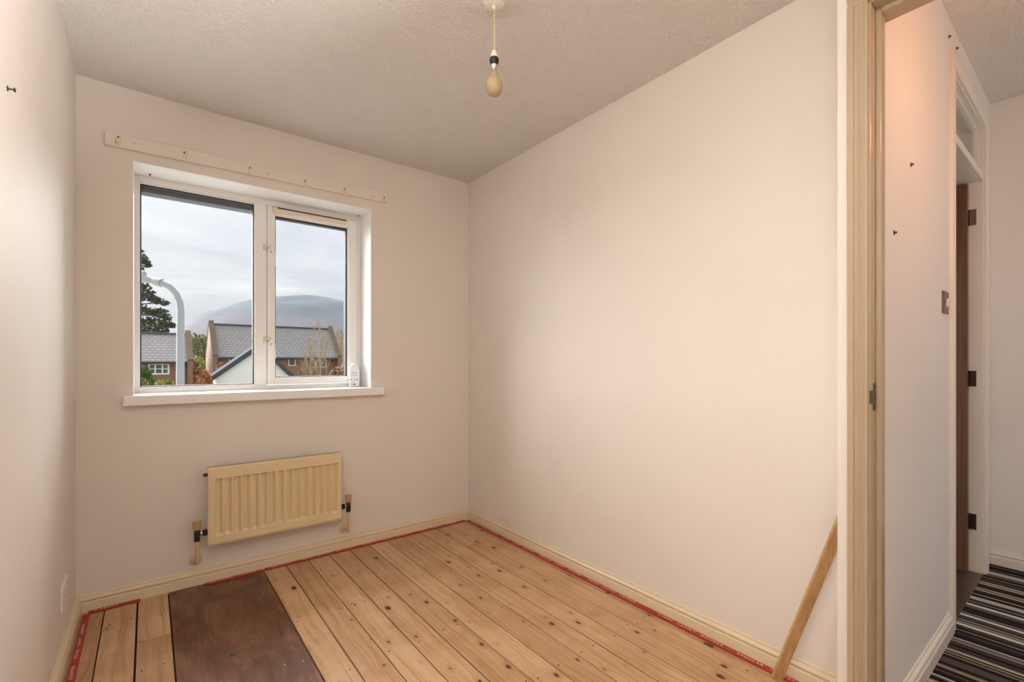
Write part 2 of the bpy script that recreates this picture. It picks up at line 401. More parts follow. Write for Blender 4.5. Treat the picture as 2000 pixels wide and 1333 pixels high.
struct('floor_next_room', MB().box(XR+0.1, HX1, YJ, YB, -0.10, 0.0), M['panel'], 'dark brown floor beyond the open brown door', 'floor')

# floor: dark void under separate boards
floor = struct('floor', MB().box(XL, 1.667, -0.80, YB, -0.10, -0.016), M['dark_gap'], 'bare pine floorboards with a dark panel let in', 'floor')
joints = [-0.262, -0.151, -0.038, 0.074, 0.474, 0.582, 0.694, 0.805, 0.917, 1.034, 1.143, 1.258, 1.368, 1.478, 1.582, 1.693, 1.757]
gapw = [.0015, .0022, .0040, .0025, .0025, .0022, .0022, .0026, .0032, .0020, .0020, .0018, .0024, .0026, .0014, .0010, .0]
def plank(x0, x1, y0, y1, dz):
    cx = (x0+x1)/2
    o = MB().box(x0, x1, y0, y1, -0.0165, dz).build('floorboard', M['pine'], None, origin=(cx, (y0+y1)/2, 0), bevel=0.0012)
    o.parent = floor; o.location = Vector((cx, (y0+y1)/2, 0))-BASE[floor]
for i in range(len(joints)-1):
    a, b = joints[i]+gapw[i]*.7+.0004, joints[i+1]-gapw[i+1]*.7-.0004
    a = max(a, XL); b = min(b, XR)
    dz = random.uniform(-0.0008, 0.0004)
    ylim = 0.478 if b > 1.667 else -0.80
    if i == 3:
        for q in range(4):                        # boards behind the cut-out, near the doorway
            u0 = 0.074+q*0.1; plank(u0+.0015, u0+.0985, -0.80, 0.798, -0.0003)
        continue
    cuts = {2: 2.317, 13: 2.332, 6: 0.62, 9: 0.35, 11: 0.9}.get(i)
    if cuts:
        plank(a, b, cuts+0.0015, YB, dz); plank(a, b, ylim, cuts-0.0015, dz-0.0004)
    else: plank(a, b, ylim, YB, dz)
pn = MB().box(0.0765, 0.4715, 0.80, 2.722, -0.0155, -0.0005)
o = pn.build('floor_panel', M['panel'], None, origin=(0.274, 1.76, 0), bevel=0.0012)
tag(o, 'dark brown stained board panel let into the pine floor', 'panel')
panel = o
mk = MB()
mk.prism([(-.011, -.004), (-.004, -.008), (.004, -.004), (.012, -.006), (.009, .001), (.003, .001), (.006, .006), (-.005, .007), (-.010, .003)],
         (0.246, 2.005, -0.0006), (1, 0, 0), (0, 1, 0), (0, 0, 0.0009))
mk.build('gouge_mark', M['hole'], panel)
nm = MB()
for i in range(len(joints)-1):
    if i == 3: continue
    for k, yj in enumerate((2.55, 2.10, 1.66, 1.22, 0.78)):
        for fx in (0.2, 0.8):
            if random.random() < 0.25: continue
            xx_ = joints[i]+(joints[i+1]-joints[i])*fx+random.uniform(-.006, .006); yy_ = yj+random.uniform(-.012, .012)
            if xx_ > 1.69: continue
            nm.lathe([(0.0027, -0.003), (0.0027, 0.0007)], (xx_, yy_, 0), (0, 0, 1), 8)
tag(nm.build('floor_nails', M['screw'], floor), kind='stuff')

# ------------------------------------------------------------------ skirting boards
SK = [(0, 0), (.018, 0), (.018, .041), (.0165, .0440), (.0085, .0450), (.0085, .0490), (.0135, .0500), (.0145, .0530), (.0130, .0580), (.010, .0615), (.0045, .0630), (.0045, .0675), (.0055, .0690), (.004, .0720), (0, .0730)]
SKH = [(x, z*1.05) for x, z in SK]
def skirt(name, p0, p1, normal, mat, label, z0=0.0, prof=SK):
    p0, p1 = Vector((*p0, z0)), Vector((*p1, z0))
    return struct(name, MB().prism(prof, p0, normal, (0, 0, 1), p1-p0), mat, label, 'baseboard')
skirt('baseboard_back', (XL, YB), (XR, YB), (0, -1, 0), M['cream'], 'cream moulded skirting board under the radiator')
skirt('baseboard_right', (XR, 0.477), (XR, YB-0.0185), (-1, 0, 0), M['cream'], 'cream moulded skirting board along the long wall')
skirt('baseboard_left', (XL, -0.8), (XL, YB-0.0185), (1, 0, 0), M['cream'], 'cream moulded skirting board below the low socket')
skirt('baseboard_landing', (1.668, YJ), (2.524, YJ), (0, -1, 0), M['white_gloss'], 'white skirting board under the bronze light switch', 0.012, SKH)
skirt('baseboard_landing_end', (HX1, -1.25), (HX1, YJ), (-1, 0, 0), M['white_gloss'], 'white skirting board along the landing end wall', 0.012, SKH)

# ------------------------------------------------------------------ window
FY = 2.93
win = thing('window_1', ((WX0+WX1)/2, FY, WZ0), 'white plastic window with one fixed and one opening light', 'window', kind='structure')
def ring(mb, x0, x1, z0, z1, wl, wr, wb, wt, y0, y1):
    mb.box(x0, x0+wl, y0, y1, z0, z1).box(x1-wr, x1, y0, y1, z0, z1).box(x0+wl, x1-wr, y0, y1, z0, z0+wb).box(x0+wl, x1-wr, y0, y1, z1-wt, z1)
    return mb
fm = MB()
ring(fm, WX0, WX1, WZ0, WZ1, 0.018, 0.022, 0.022, 0.034, FY, 2.99)
fm.box(0.470, 0.528, FY, 2.99, WZ0+0.022, WZ1-0.034)
fm.build('frame', M['upvc'], win, bevel=0.0015)
bd = MB()                                              # glazing bead of the fixed light
ring(bd, -0.039, 0.470, 0.957, 1.976, 0.007, 0.005, 0.008, 0.008, FY+0.006, 2.978)
bd.build('glazing_bead', M['upvc'], win, bevel=0.001)
gk = MB(); ring(gk, -0.032, 0.465, 0.965, 1.968, 0.005, 0.005, 0.004, 0.006, FY+0.012, 2.976); gk.build('gasket', M['gasket'], win)
pane = MB().box(-0.030, 0.463, 2.956, 2.960, 0.967, 1.966).build('pane', M['glass'], win)
sash = MB(); ring(sash, 0.530, 1.039, 0.960, 1.974, 0.036, 0.054, 0.036, 0.046, FY-0.006, 2.984)
sh = sash.build('sash', M['upvc'], win, bevel=0.003)
b2 = MB(); ring(b2, 0.566, 0.985, 0.996, 1.928, 0.005, 0.005, 0.005, 0.005, FY+0.002, 2.976); b2.build('glazing_bead', M['upvc'], sh, bevel=0.001)
g2 = MB(); ring(g2, 0.571, 0.980, 1.001, 1.923, 0.004, 0.008, 0.004, 0.010, FY+0.010, 2.976); g2.build('gasket', M['gasket'], sh)
MB().box(0.574, 0.974, 2.956, 2.960, 1.004, 1.915).build('pane', M['glass'], sh)
tv = MB().box(0.560, 0.965, FY-0.020, FY-0.006, 1.940, 1.962)
tvo = tv.build('trickle_vent', M['vent'], sh, bevel=0.002); tvo['label'] = 'yellowed trickle vent bar'
MB().box(0.556, 0.967, FY-0.024, FY-0.006, 1.9625, 1.9665).build('vent_canopy', M['valve_body'], tvo)
MB().box(0.556, 0.579, FY-0.026, FY-0.006, 1.936, 1.9655).build('vent_end', M['vent'], tvo, bevel=0.002)
def handle(z):
    h = MB().box(0.540, 0.556, FY-0.014, FY-0.006, z-0.028, z+0.028).build('handle', M['upvc'], sh, bevel=0.002)
    MB().tube([(0.548, FY-0.012, z), (0.548, FY-0.034, z-0.004), (0.556, FY-0.040, z-0.02), (0.560, FY-0.040, z-0.105)], [0.008, 0.0085, 0.0075, 0.006], 10).build('handle_arm', M['upvc'], h, smooth=50)
    MB().box(0.512, 0.547, FY-0.024, FY-0.012, z+0.001, z+0.012).build('handle_nose', M['vent'], h, bevel=0.002)
    MB().box(0.508, 0.527, FY-0.011, FY, z-0.016, z+0.018).build('keeper_plate', M['vent'], h, bevel=0.002)
    MB().lathe([(0.003, 0), (0.003, 0.002)], (0.548, FY-0.014, z-0.022), (0, -1, 0), 8).build('screw', M['screw'], h)
for z in (1.733, 1.212): handle(z)
sl = MB().box(WX0, WX1, 2.74, 2.99, 0.893, WZ0).box(-0.090, 1.130, 2.712, 2.752, 0.889, 0.9345)
sl.build('window_sill', M['upvc'], win, bevel=0.004)
rv = MB().box(WX0, WX0+.003, YB-.0005, FY, WZ0, WZ1).box(WX1-.003, WX1, YB-.0005, FY, WZ0, WZ1).box(WX0+.003, WX1-.003, YB-.0005, FY, WZ1-.003, WZ1)
rv.build('brightened_reveal_lining', M['reveal'], win)  # thin boards added to brighten the reveals through their colour
# reveal screws
for px, py, lb in ((293, 339, 'fixed light'), (700, 420, 'opening light')):
    r = ray(px, py); t = (WZ1-CZ)/r.z; q = Vector((0, 0, CZ))+r*t
    tag(MB().lathe([(0.0045, 0), (0.0045, -0.002), (0.0025, -0.003), (0.0025, -0.007), (0.001, -0.008)], (q.x, q.y, WZ1-.003), (0, 0, 1), 12).build('hook_screw', M['screw'], smooth=40),
        'small dark screw in the window head over the '+lb, 'screw')
# white pierced ornament on the sill
orn = thing('sill_ornament', (1.003, 2.87, WZ0), 'small pale arched ornament with pierced dark holes on the sill', 'ornament')
prof = [(-.031, 0), (.031, 0), (.031, .085)]+[(.031*math.cos(t), .085+.063*math.sin(t)) for t in [PI*k/12 for k in range(1, 12)]]+[(-.031, .085)]
ux = Vector((0.90, -0.43, 0)); uy = Vector((0, 0, 1)); nn = Vector((-0.43, -0.90, 0))
MB().prism(prof, Vector((1.003, 2.87, WZ0+.0005))+nn*0.018, ux, uy, -nn*0.045).build('body', M['ornament'], orn, bevel=0.006, smooth=40)
def hole(u, h, shape, sz):
    c = Vector((1.003, 2.87, WZ0))+nn*0.0178+ux*u+uy*h
    poly = {'d': [(0, -sz), (sz, 0), (0, sz), (-sz, 0)], 'tl': [(-sz, -sz), (sz, -sz), (sz*.3, sz*1.3)], 'tr': [(-sz, -sz), (sz, -sz), (sz, sz*1.3)],
            'o': [(sz*math.cos(k*PI/4), sz*math.sin(k*PI/4)) for k in range(8)]}[shape]
    MB().prism(poly, c, ux, uy, nn*0.0006).build('pierced_hole', M['hole'], orn)
for u, h, shp, sz in [(-.012, .086, 'o', .0032), (.001, .086, 'o', .0032), (.014, .086, 'o', .0032), (-.012, .069, 'o', .003), (.002, .069, 'o', .0028), (.014, .069, 'o', .003),
                      (-.015, .048, 'tl', .005), (.001, .052, 'o', .0022), (.014, .048, 'tr', .005), (-.013, .032, 'o', .0026), (.000, .035, 'o', .003),
                      (-.015, .018, 'd', .004), (.001, .017, 'd', .0065), (.015, .018, 'o', .002)]: hole(u, h, shp, sz)

# ------------------------------------------------------------------ curtain batten
bat = thing('curtain_batten', (0.5, YB, 2.05), 'long cream timber curtain batten with brackets above the window', 'batten')
mb = MB(); n = 1
v0, v1 = (-0.152, 2.052, 2.113), (1.160, 2.066, 2.130)
vs_ = []
for (x_, a_, b_) in (v0, v1):
    vs_ += [(x_, YB, a_), (x_, YB-0.017, a_), (x_, YB-0.017, b_), (x_, YB, b_)]
mb.add(vs_, [(0, 1, 2, 3), (7, 6, 5, 4), (0, 4, 5, 1), (1, 5, 6, 2), (2, 6, 7, 3), (3, 7, 4, 0)])
mb.build('batten_board', M['batten'], bat, bevel=0.003)
yb = YB-0.017
for px, py in ((231, 270), (360, 300), (488, 330), (596, 355), (673, 371), (750, 387)):
    q = onY(px, py, yb); x_ = q.x; z_ = q.z
    br = MB()
    br.box(x_-.0085, x_+.0085, yb-.002, yb, z_-.024, z_+.014).box(x_-.0075, x_+.0075, yb-.014, yb-.002, z_-.022, z_-.006).box(x_-.003, x_+.003, yb-.017, yb-.013, z_-.034, z_-.008)
    b_ = br.build('bracket', M['vent'], bat, bevel=0.001)
    MB().lathe([(.0038, 0), (.0034, .0022), (.001, .003)], (x_, yb-.0018, z_+.004), (0, -1, 0), 10).build('screw', M['screw'], b_)
for px, py in ((262, 280), (525, 339), (728, 384)):
    q = onY(px, py, yb)
    MB().lathe([(.0045, 0), (.004, .001)], (q.x, yb, q.z), (0, -1, 0), 10).build('filled_screw_hole', M['flex'], bat)

# ------------------------------------------------------------------ radiator
RX0, RX1, RZ0, RZ1, RY = 0.229, 0.855, 0.200, 0.580, 2.662
rad = thing('radiator', ((RX0+RX1)/2, YB, 0.123), 'cream fluted panel radiator under the window', 'radiator')
# pressed front panel: vertical channels
NF = 15
xs = [RX0]; feats = []
m0, m1 = RX0+0.022, RX1-0.014
pitch = (m1-m0)/NF
cols = [(RX0, 0), (RX0+.006, 0)]
for k in range(NF):
    c0 = m0+pitch*k+0.004
    cols += [(c0, 0), (c0+.004, 1), (c0+.019, 1), (c0+.031, 0)]
cols += [(RX1-.006, 0), (RX1, 0)]
rows = [(RZ0+.010, 0), (RZ0+.042, 0), (RZ0+.056, 1), (RZ1-.062, 1), (RZ1-.058, 0), (RZ1-.010, 0)]
mb = MB(); V = []; Fc = []
dep = 0.016
for z_, rz in rows:
    for x_, rxv in cols: V.append((x_, RY+dep*min(rz, rxv), z_))
nc = len(cols)
for i in range(len(rows)-1):
    for j in range(nc-1): Fc.append((i*nc+j, i*nc+j+1, (i+1)*nc+j+1, (i+1)*nc+j))
# bottom and top returns, sides, back
ext = [(RZ0+.010, RY), (RZ0+.004, RY+.002), (RZ0+.003, RY+.006), (RZ0, RY+.008), (RZ0, RY+.018), (RZ0+.004, RY+.024)]
def strip_rows(seq, first_row):
    global V, Fc
    prev = [first_row*nc, first_row*nc+nc-1]
    for z_, y_ in seq[1:]:
        b = len(V); V.append((RX0, y_, z_)); V.append((RX1, y_, z_))
        Fc.append((prev[0], prev[1], b+1, b)); prev = [b, b+1]
    return prev
mb.add(V, Fc)
front = mb
body = MB()
prof = [(RY+.024, RZ0+.004), (RY+.018, RZ0), (RY+.008, RZ0), (RY+.004, RZ0+.003), (RY+.004, RZ0+.006), (RY+.0005, RZ0+.010), (RY+.0175, RZ0+.012),
        (RY+.0175, RZ1-.012), (RY+.0005, RZ1-.010), (RY+.004, RZ1-.003), (RY+.009, RZ1), (RY+.018, RZ1), (RY+.024, RZ1-.004)]
body.prism(prof, (RX0, 0, 0), (0, 1, 0), (0, 0, 1), (RX1-RX0, 0, 0))
ring(body, RX0-.004, RX1+.004, RZ0, RZ1, .006, .006, .001, .001, RY+.004, RY+.022)
panel_o = body.build('panel_body', M['radiator'], rad, smooth=40)
front.build('fluted_front', M['radiator'], rad, smooth=25)
for x_ in (RX0+.12, RX1-.12): MB().box(x_-.015, x_+.015, RY+.022, YB, RZ0+.03, RZ1-.05).build('wall_bracket', M['radiator'], rad)
MB().lathe([(.009, 0), (.009, .012), (.006, .014), (.006, .020)], (RX0-.003, RY+.013, RZ1-.035), (-1, 0, 0), 12).build('air_vent_plug', M['black'], rad, smooth=40)
def valve(xe, sgn, zc, xw, zw):
    xv = xe+sgn*0.046; yv = RY+.014
    bdy = MB().lathe([(.0115, -.034), (.0125, -.028), (.0125, .012), (.011, .016), (.011, .022)], (xv, yv, zc), (0, 0, 1), 14).build('valve_body', M['valve_body'], rad, smooth=40)
    MB().lathe([(.0125, .020), (.0145, .026), (.0185, .056), (.0180, .060), (.012, .061)], (xv, yv, zc), (0, 0, 1), 16).build('valve_cap', M['valve_cap'], bdy, smooth=40)
    MB().tube([(xv, yv, zc), (xe-sgn*.004, yv, zc)], .0085, 12).build('valve_tail', M['valve_body'], bdy, smooth=40)
    MB().lathe([(.013, 0), (.0155, .003), (.0155, .017), (.013, .020)], (xe+sgn*.004, yv, zc), (sgn, 0, 0), 6).build('union_nut', M['valve_body'], bdy)
    MB().lathe([(.0095, 0), (.0095, .006)], (xe+sgn*.026, yv, zc), (sgn, 0, 0), 12).build('union_ring', M['chrome'], bdy, smooth=40)
    pts = [(xv, yv, zc-.030), (xv, yv, zw+.022), (xv, yv+.004, zw+.008), (xv, yv+.014, zw+.001), (xv, yv+.026, zw), (xv, YB, zw)]
    pp = MB().tube(pts, .0075, 12).build('feed_pipe', M['pipe'], rad, smooth=50)
    MB().lathe([(.026, 0), (.026, .002), (.020, .005), (.009, .007)], (xv, YB, zw), (0, -1, 0), 20).build('pipe_collar', M['pipe'], pp, smooth=30)
valve(RX0, -1, 0.268, 0, 0.123)
valve(RX1, 1, 0.268, 0, 0.118)

# ------------------------------------------------------------------ carpet gripper strips
def text_mesh(body_, size, spacing=1.0):
    cu = bpy.data.curves.new('lettering', 'FONT'); cu.body = body_; cu.size = size; cu.space_character = spacing
    cu.align_y = 'CENTER'
    o_ = bpy.data.objects.new('tmp_text', cu); COL.objects.link(o_)
    bpy.context.view_layer.update()
    me = bpy.data.meshes.new_from_object(o_.evaluated_get(bpy.context.evaluated_depsgraph_get()))
    bpy.data.objects.remove(o_); bpy.data.curves.remove(cu); return me
WORDS = {w_: text_mesh(w_, 0.0150, 1.22) for w_ in ('REGULAR', 'CARPET', 'GRIPPER', 'ROMAS')}
for me in WORDS.values(): me.materials.append(M['letter'])
PITCH = 0.0145
def gripper(p0, p1, zc, label, start=0.02, seq=('REGULAR', 'CARPET', 'GRIPPER', 'ROMAS', 'CARPET', 'GRIPPER'), s0=0, wd=0.0235):
    p0, p1 = Vector((*p0, zc)), Vector((*p1, zc)); d = (p1-p0); L = d.length; d.normalize(); nrm = Vector((0, 0, 1)).cross(d)
    t = thing('carpet_gripper', (p0+p1)/2, label, 'carpet gripper', 'red carpet gripper strips round the floor edge')
    c = (p0+p1)/2+Vector((0, 0, .0032))
    wood = MB().obox(c, d*(L/2), nrm*(wd/2), Vector((0, 0, .0032))).build('strip', M['red'], t, bevel=0.0008)
    tk = MB(); s_ = 0.02; k = 0
    while s_ < L-.01:
        q = p0+d*s_+nrm*(0.006 if k % 2 else -0.004)+Vector((0, 0, .006))
        tk.tube([q, q+nrm*0.0018+Vector((0, 0, .0042))], [.0008, .0003], 4); s_ += 0.028; k += 1
    tag(tk.build('tacks', M['screw'], t), kind='stuff')
    s_ = start; i = s0
    while True:
        w_ = seq[i % len(seq)]; wl = len(w_)*PITCH
        if s_+wl > L: break
        o_ = bpy.data.objects.new('lettering', WORDS[w_]); COL.objects.link(o_); o_.parent = t
        mt = Matrix((( d.x, nrm.x, 0, 0), (d.y, nrm.y, 0, 0), (0, 0, 1, 0), (0, 0, 0, 1)))
        o_.matrix_local = Matrix.Translation(p0+d*s_+Vector((0, 0, .0067))-BASE[t]) @ mt
        xw = max(v.co.x for v in WORDS[w_].vertices); o_.scale = (wl*0.93/xw, 1, 1)
        s_ += wl+(0.016 if w_ in ('REGULAR', 'CARPET', 'ROMAS') else 0.045); i += 1
xg = XR-0.016-0.004-0.012
gripper((xg, 2.700), (xg, 1.203), 0.0, 'red printed gripper strip along the long wall, up to the back corner', 0.03, s0=0)
gripper((xg, 1.199), (xg, 0.485), 0.0, 'red printed gripper strip along the long wall, ending behind the leaning stick', 0.006, s0=3)
yg = YB-0.016-0.004-0.012
gripper((-0.205, yg), (-0.028, yg), 0.0, 'short red gripper strip in the corner beside the low socket', 0.02, s0=1)
gripper((0.222, yg-0.004), (0.470, yg-0.004), 0.0, 'red gripper strip lying across the end of the dark panel', 0.02, s0=0)
gripper((0.480, yg), (1.710, yg), 0.0, 'long red gripper strip under the radiator end of the window wall', 0.03, s0=2)
xgl = XL+0.016+0.010+0.012
gripper((xgl, 0.60), (xgl, 2.700), 0.0, 'red printed gripper strip along the left skirting below the socket', 0.06, s0=1)

# ------------------------------------------------------------------ ceiling pendant
PX, PY = 0.935, 1.300
pend = thing('pendant_lamp', (PX, PY, ZC), 'bare cream light bulb hanging from the ceiling on a flex', 'lamp')
MB().lathe([(.092, 0), (.092, -.0015), (.090, -.0025)], (PX, PY, ZC), (0, 0, 1), 48).build('ceiling_patch', M['ceiling'], pend, smooth=30)
MB().lathe([(.040, 0), (.040, -.006), (.036, -.016), (.028, -.022), (.007, -.024), (.006, -.034), (.003, -.036)], (PX, PY, ZC-.002), (0, 0, 1), 32).build('ceiling_rose', M['white_plastic'], pend, smooth=40)
def zpx(py): return CZ+(HY-py)/FPX*(PX*SA+PY*CA)
zt = zpx(98)
MB().tube([(PX, PY, ZC-.034), (PX+.001, PY, ZC-.10), (PX+.0015, PY-.001, (ZC+zt)/2), (PX+.001, PY, zt-.004)], .0032, 8).build('flex', M['flex'], pend, smooth=60)
lh = MB().lathe([(.004, zt), (.006, zt-.001), (.0105, zt-.010), (.0125, zpx(108)), (.0130, zpx(114))], (PX, PY, 0), (0, 0, 1), 20).build('lamp_holder', M['white_plastic'], pend, smooth=40)
MB().lathe([(.0135, zpx(113.5)), (.0158, zpx(115)), (.0162, zpx(119)), (.0150, zpx(122)), (.0132, zpx(124)), (.0132, zpx(128))], (PX, PY, 0), (0, 0, 1), 20).build('shade_ring', M['black'], lh, smooth=40)
bl = MB()
zb, r_ = zpx(167), .0290
prf = [(.0125, zpx(142)), (.0130, zpx(146)), (.0165, zpx(151)), (.0225, zpx(156.5)), (.0270, zpx(162)), (.0285, zpx(167)), (.0280, zpx(173)), (.0250, zpx(179)), (.0190, zpx(184)), (.0100, zpx(187)), (.001, zpx(187.8))]
bl.lathe(prf, (PX, PY, 0), (0, 0, 1), 28); bo = bl.build('bulb', M['bulb'], pend, smooth=60)
MB().lathe([(.0125, zpx(126)), (.0128, zpx(131)), (.0112, zpx(133)), (.0110, zpx(140)), (.0128, zpx(142.5))], (PX, PY, 0), (0, 0, 1), 20).build('bulb_cap', M['chrome'], bo, smooth=40)

# ------------------------------------------------------------------ left wall: nail and socket
nl = thing('wall_nail', (XL, 1.505, 1.695), 'dark nail sticking out of the plain white wall', 'nail')
MB().lathe([(.0018, 0), (.0018, .011)], (XL, 1.505, 1.695), (1, 0, 0), 8).build('shank', M['screw'], nl, smooth=40)
MB().lathe([(.0025, .0095), (.0048, .011), (.0048, .0125), (.002, .0135)], (XL, 1.505, 1.695), (1, 0, 0), 12).build('head', M['screw'], nl, smooth=40)
MB().lathe([(.0062, 0), (.0058, .0015), (.003, .002)], (XL, 1.505, 1.695), (1, 0, 0), 10).build('wall_plug', M['screw'], nl, smooth=40)
sk = thing('wall_socket', (XL, 2.345, 0.20), 'white double power socket low on the left wall', 'socket')
MB().box(XL, XL+.009, 2.272, 2.418, 0.202, 0.288).build('plate', M['white_plastic'], sk, bevel=.003)
for yy_ in (2.308, 2.382):
    MB().box(XL+.009, XL+.012, yy_-.006, yy_+.006, .262, .276).build('rocker_switch', M['white_plastic'], sk, bevel=.001)
    hm = MB()
    hm.box(XL+.0088, XL+.0093, yy_-.002, yy_+.002, .240, .248).box(XL+.0088, XL+.0093, yy_-.013, yy_-.007, .222, .226).box(XL+.0088, XL+.0093, yy_+.007, yy_+.013, .222, .226)
    hm.build('pin_holes', M['hole'], sk)

# ------------------------------------------------------------------ doorway: lining, mouldings, strike plate
dr = thing('door_1', (1.60, 0.0, 0.0), 'cream gloss painted door frame with moulded architrave, no door', 'door frame', kind='structure')
HZ = 2.060
MB().box(XD-.001, 1.668, YJ, 0.425, 0, HZ+.025).build('jamb', M['frame_paint'], dr, bevel=.0015)
MB().box(XD-.001, 1.668, -0.405, -0.380, 0, HZ+.025).build('jamb', M['frame_paint'], dr, bevel=.0015)
MB().box(XD-.001, 1.668, -0.380, YJ, HZ, HZ+.025).build('head', M['frame_paint'], dr, bevel=.0015)
MB().box(1.583, 1.622, YJ-.012, YJ, 0, HZ).build('door_stop', M['frame_paint'], dr, bevel=.0015)
MB().box(1.583, 1.622, -0.380, YJ-.012, HZ-.012, HZ).build('door_stop', M['frame_paint'], dr, bevel=.0015)
# architrave profile: (distance outward from the opening edge, proud of the wall)
AR = [(0, 0), (0, .0105), (.002, .012), (.007, .012), (.009, .0095), (.012, .0095), (.017, .0125), (.023, .0165), (.0265, .0165), (.028, .013), (.030, .013), (.031, .0150), (.0445, .0145), (.0465, .0125), (.0465, 0)]
def architrave(name, x, sgn, y_in, zt_, y_other, mat, par):
    MB().prism(AR, (x, y_in, 0), (0, 1, 0), (sgn, 0, 0), (0, 0, zt_+.0)).build(name, mat, par, smooth=20)
    MB().prism(AR, (x, y_other, zt_), (0, 0, 1), (sgn, 0, 0), (0, y_in-y_other+.0465, 0)).build(name, mat, par, smooth=20)
    MB().prism([(-a_, b_) for a_, b_ in AR], (x, y_other, 0), (0, 1, 0), (sgn, 0, 0), (0, 0, zt_+.0465)).build(name, mat, par, smooth=20)
architrave('architrave', XD, -1, YJ+.004, HZ+.004, -0.384, M['frame_paint'], dr)
sp_ = MB()
sp_.box(1.561, 1.582, YJ-.0015, YJ, .955, 1.029)
stp = sp_.build('strike_plate', M['brass'], dr, bevel=.0005)
MB().box(1.567, 1.577, YJ-.0018, YJ-.0012, .982, 1.006).build('latch_hole', M['hole'], stp)
MB().prism([(1.565, YJ-.0015), (1.546, YJ-.0015), (1.538, YJ+.002), (1.538, YJ+.0005), (1.546, YJ-.003), (1.565, YJ-.003)], (0, 0, .974), (1, 0, 0), (0, 1, 0), (0, 0, .036)).build('strike_lip', M['brass'], stp)
for z_ in (.964, 1.019): MB().lathe([(.003, 0), (.0026, .001)], (1.573, YJ-.0014, z_), (0, -1, 0), 8).build('screw', M['screw'], stp)

# ------------------------------------------------------------------ landing: switch, holes, brown door with fanlight
sw = thing('light_switch', (2.447, YJ, 1.277), 'bronze light switch plate with white rocker on the landing wall', 'light switch')
MB().box(2.402, 2.490, YJ-.006, YJ, 1.276, 1.362).build('plate', M['bronze'], sw, bevel=.002)
MB().obox((2.450, YJ-.008, 1.318), (.0085, 0, 0), (0, .004, .0015), (0, -.004, .016)).build('rocker', M['white_plastic'], sw, bevel=.001)
for x_ in (2.416, 2.476): MB().lathe([(.003, 0), (.0026, .001)], (x_, YJ-.006, 1.319), (0, -1, 0), 8).build('screw', M['screw'], sw)
for px, py, lb in ((1779, 322, 'dark rawl plug hole high on the landing wall'), (1746, 455, 'small dark plug hole lower on the landing wall near the door frame'),
                   (1853, 72, 'dark screw above the top of the landing door moulding'), (1868, 95, 'dark screw just over the corner of the landing door moulding')):
    q = onY(px, py, YJ)
    tag(MB().lathe([(.008, 0), (.007, .001), (.003, .003), (.003, .007), (.001, .008)], (q.x, YJ, q.z), (0, -1, 0), 10).build('wall_plug', M['screw'], smooth=40), lb, 'wall plug')
D0, D1 = 2.595, 3.335                                    # clear opening
d2 = thing('door_2', ((D0+D1)/2, YJ, 0), 'open brown veneered door with glazed fanlight off the landing', 'door', kind='structure')
TZ = 2.275
lin = MB()
lin.box(D0-.018, D0, YJ-.001, .50, 0, TZ+.02).box(D1, D1+.037, YJ-.001, .50, 0, TZ+.02).box(D0, D1, YJ-.001, .50, TZ, TZ+.02)
lin.build('lining', M['white_gloss'], d2, bevel=.0015)
MB().box(D0, D1, YJ-.001, .50, 2.008, 2.045).build('transom', M['white_gloss'], d2, bevel=.0015)
MB().box(D0, D0+.012, .425, .447, 0, 2.008).build('door_stop', M['white_gloss'], d2)
fb = MB(); ring(fb, D0, D1, 2.045, TZ, .014, .014, .012, .012, .420, .446); fb.build('fanlight_bead', M['white_gloss'], d2)
MB().box(D0+.010, D1-.010, .431, .435, 2.052, TZ-.008).build('fanlight_pane', M['glass'], d2)
AW = 1.3
def arch2(x_in, sgn):
    MB().prism([(a_*AW*sgn, b_) for a_, b_ in AR], (x_in, YJ, .0), (1, 0, 0), (0, -1, 0), (0, 0, TZ+.005)).build('architrave', M['white_gloss'], d2, smooth=20)
arch2(D0-.006, -1); arch2(D1+.006, 1)
MB().prism([(a_*AW, b_) for a_, b_ in AR], (D0-.0665, YJ, TZ+.005), (0, 0, 1), (0, -1, 0), (D1-D0+.133, 0, 0)).build('architrave', M['white_gloss'], d2, smooth=20)
leaf = MB().box(D1-.043, D1-.005, .452, 1.190, .016, 1.998).build('door_leaf', M['veneer'], d2, bevel=.001)
for z_ in (1.83, 1.003, .27):
    hg = MB().box(D1-.003, D1+.001, .424, .475, z_-.040, z_+.040)
    hg.tube([(D1-.004, .446, z_-.040), (D1-.004, .446, z_+.040)], .006, 8)
    hg.build('hinge', M['bronze'] if z_ > 1.5 else M['valve_body'], leaf)
MB().box(D0, D1, .398, .50, -.002, .014).build('threshold', M['bronze'], d2, bevel=.002)

# ------------------------------------------------------------------ leaning stick
st0 = Vector((1.686, 0.697, 0.001)); st1 = Vector((1.737, 0.488, 0.68))
dv = (st1-st0); L = dv.length; dv.normalize()
side = Vector((1, 0.0, 0)); side = (side-dv*side.dot(dv)).normalized()
view = (Vector((0, 0, CZ))-(st0+st1)/2); view.z = 0; view.normalize()
wv = Vector((0, 0, 1)).cross(view); wv = (wv-dv*wv.dot(dv)).normalized(); tv_ = dv.cross(wv)
rot = Matrix.Rotation(math.radians(25), 3, dv); wv = rot @ wv; tv_ = rot @ tv_
c_ = (st0+st1)/2+Vector((0, .004, .006))
tag(MB().obox(c_, dv*(L/2), wv*.0165, tv_*.006).build('timber_stick', M['timber'], bevel=.001), 'loose pine stick leaning in the corner by the doorway', 'stick')
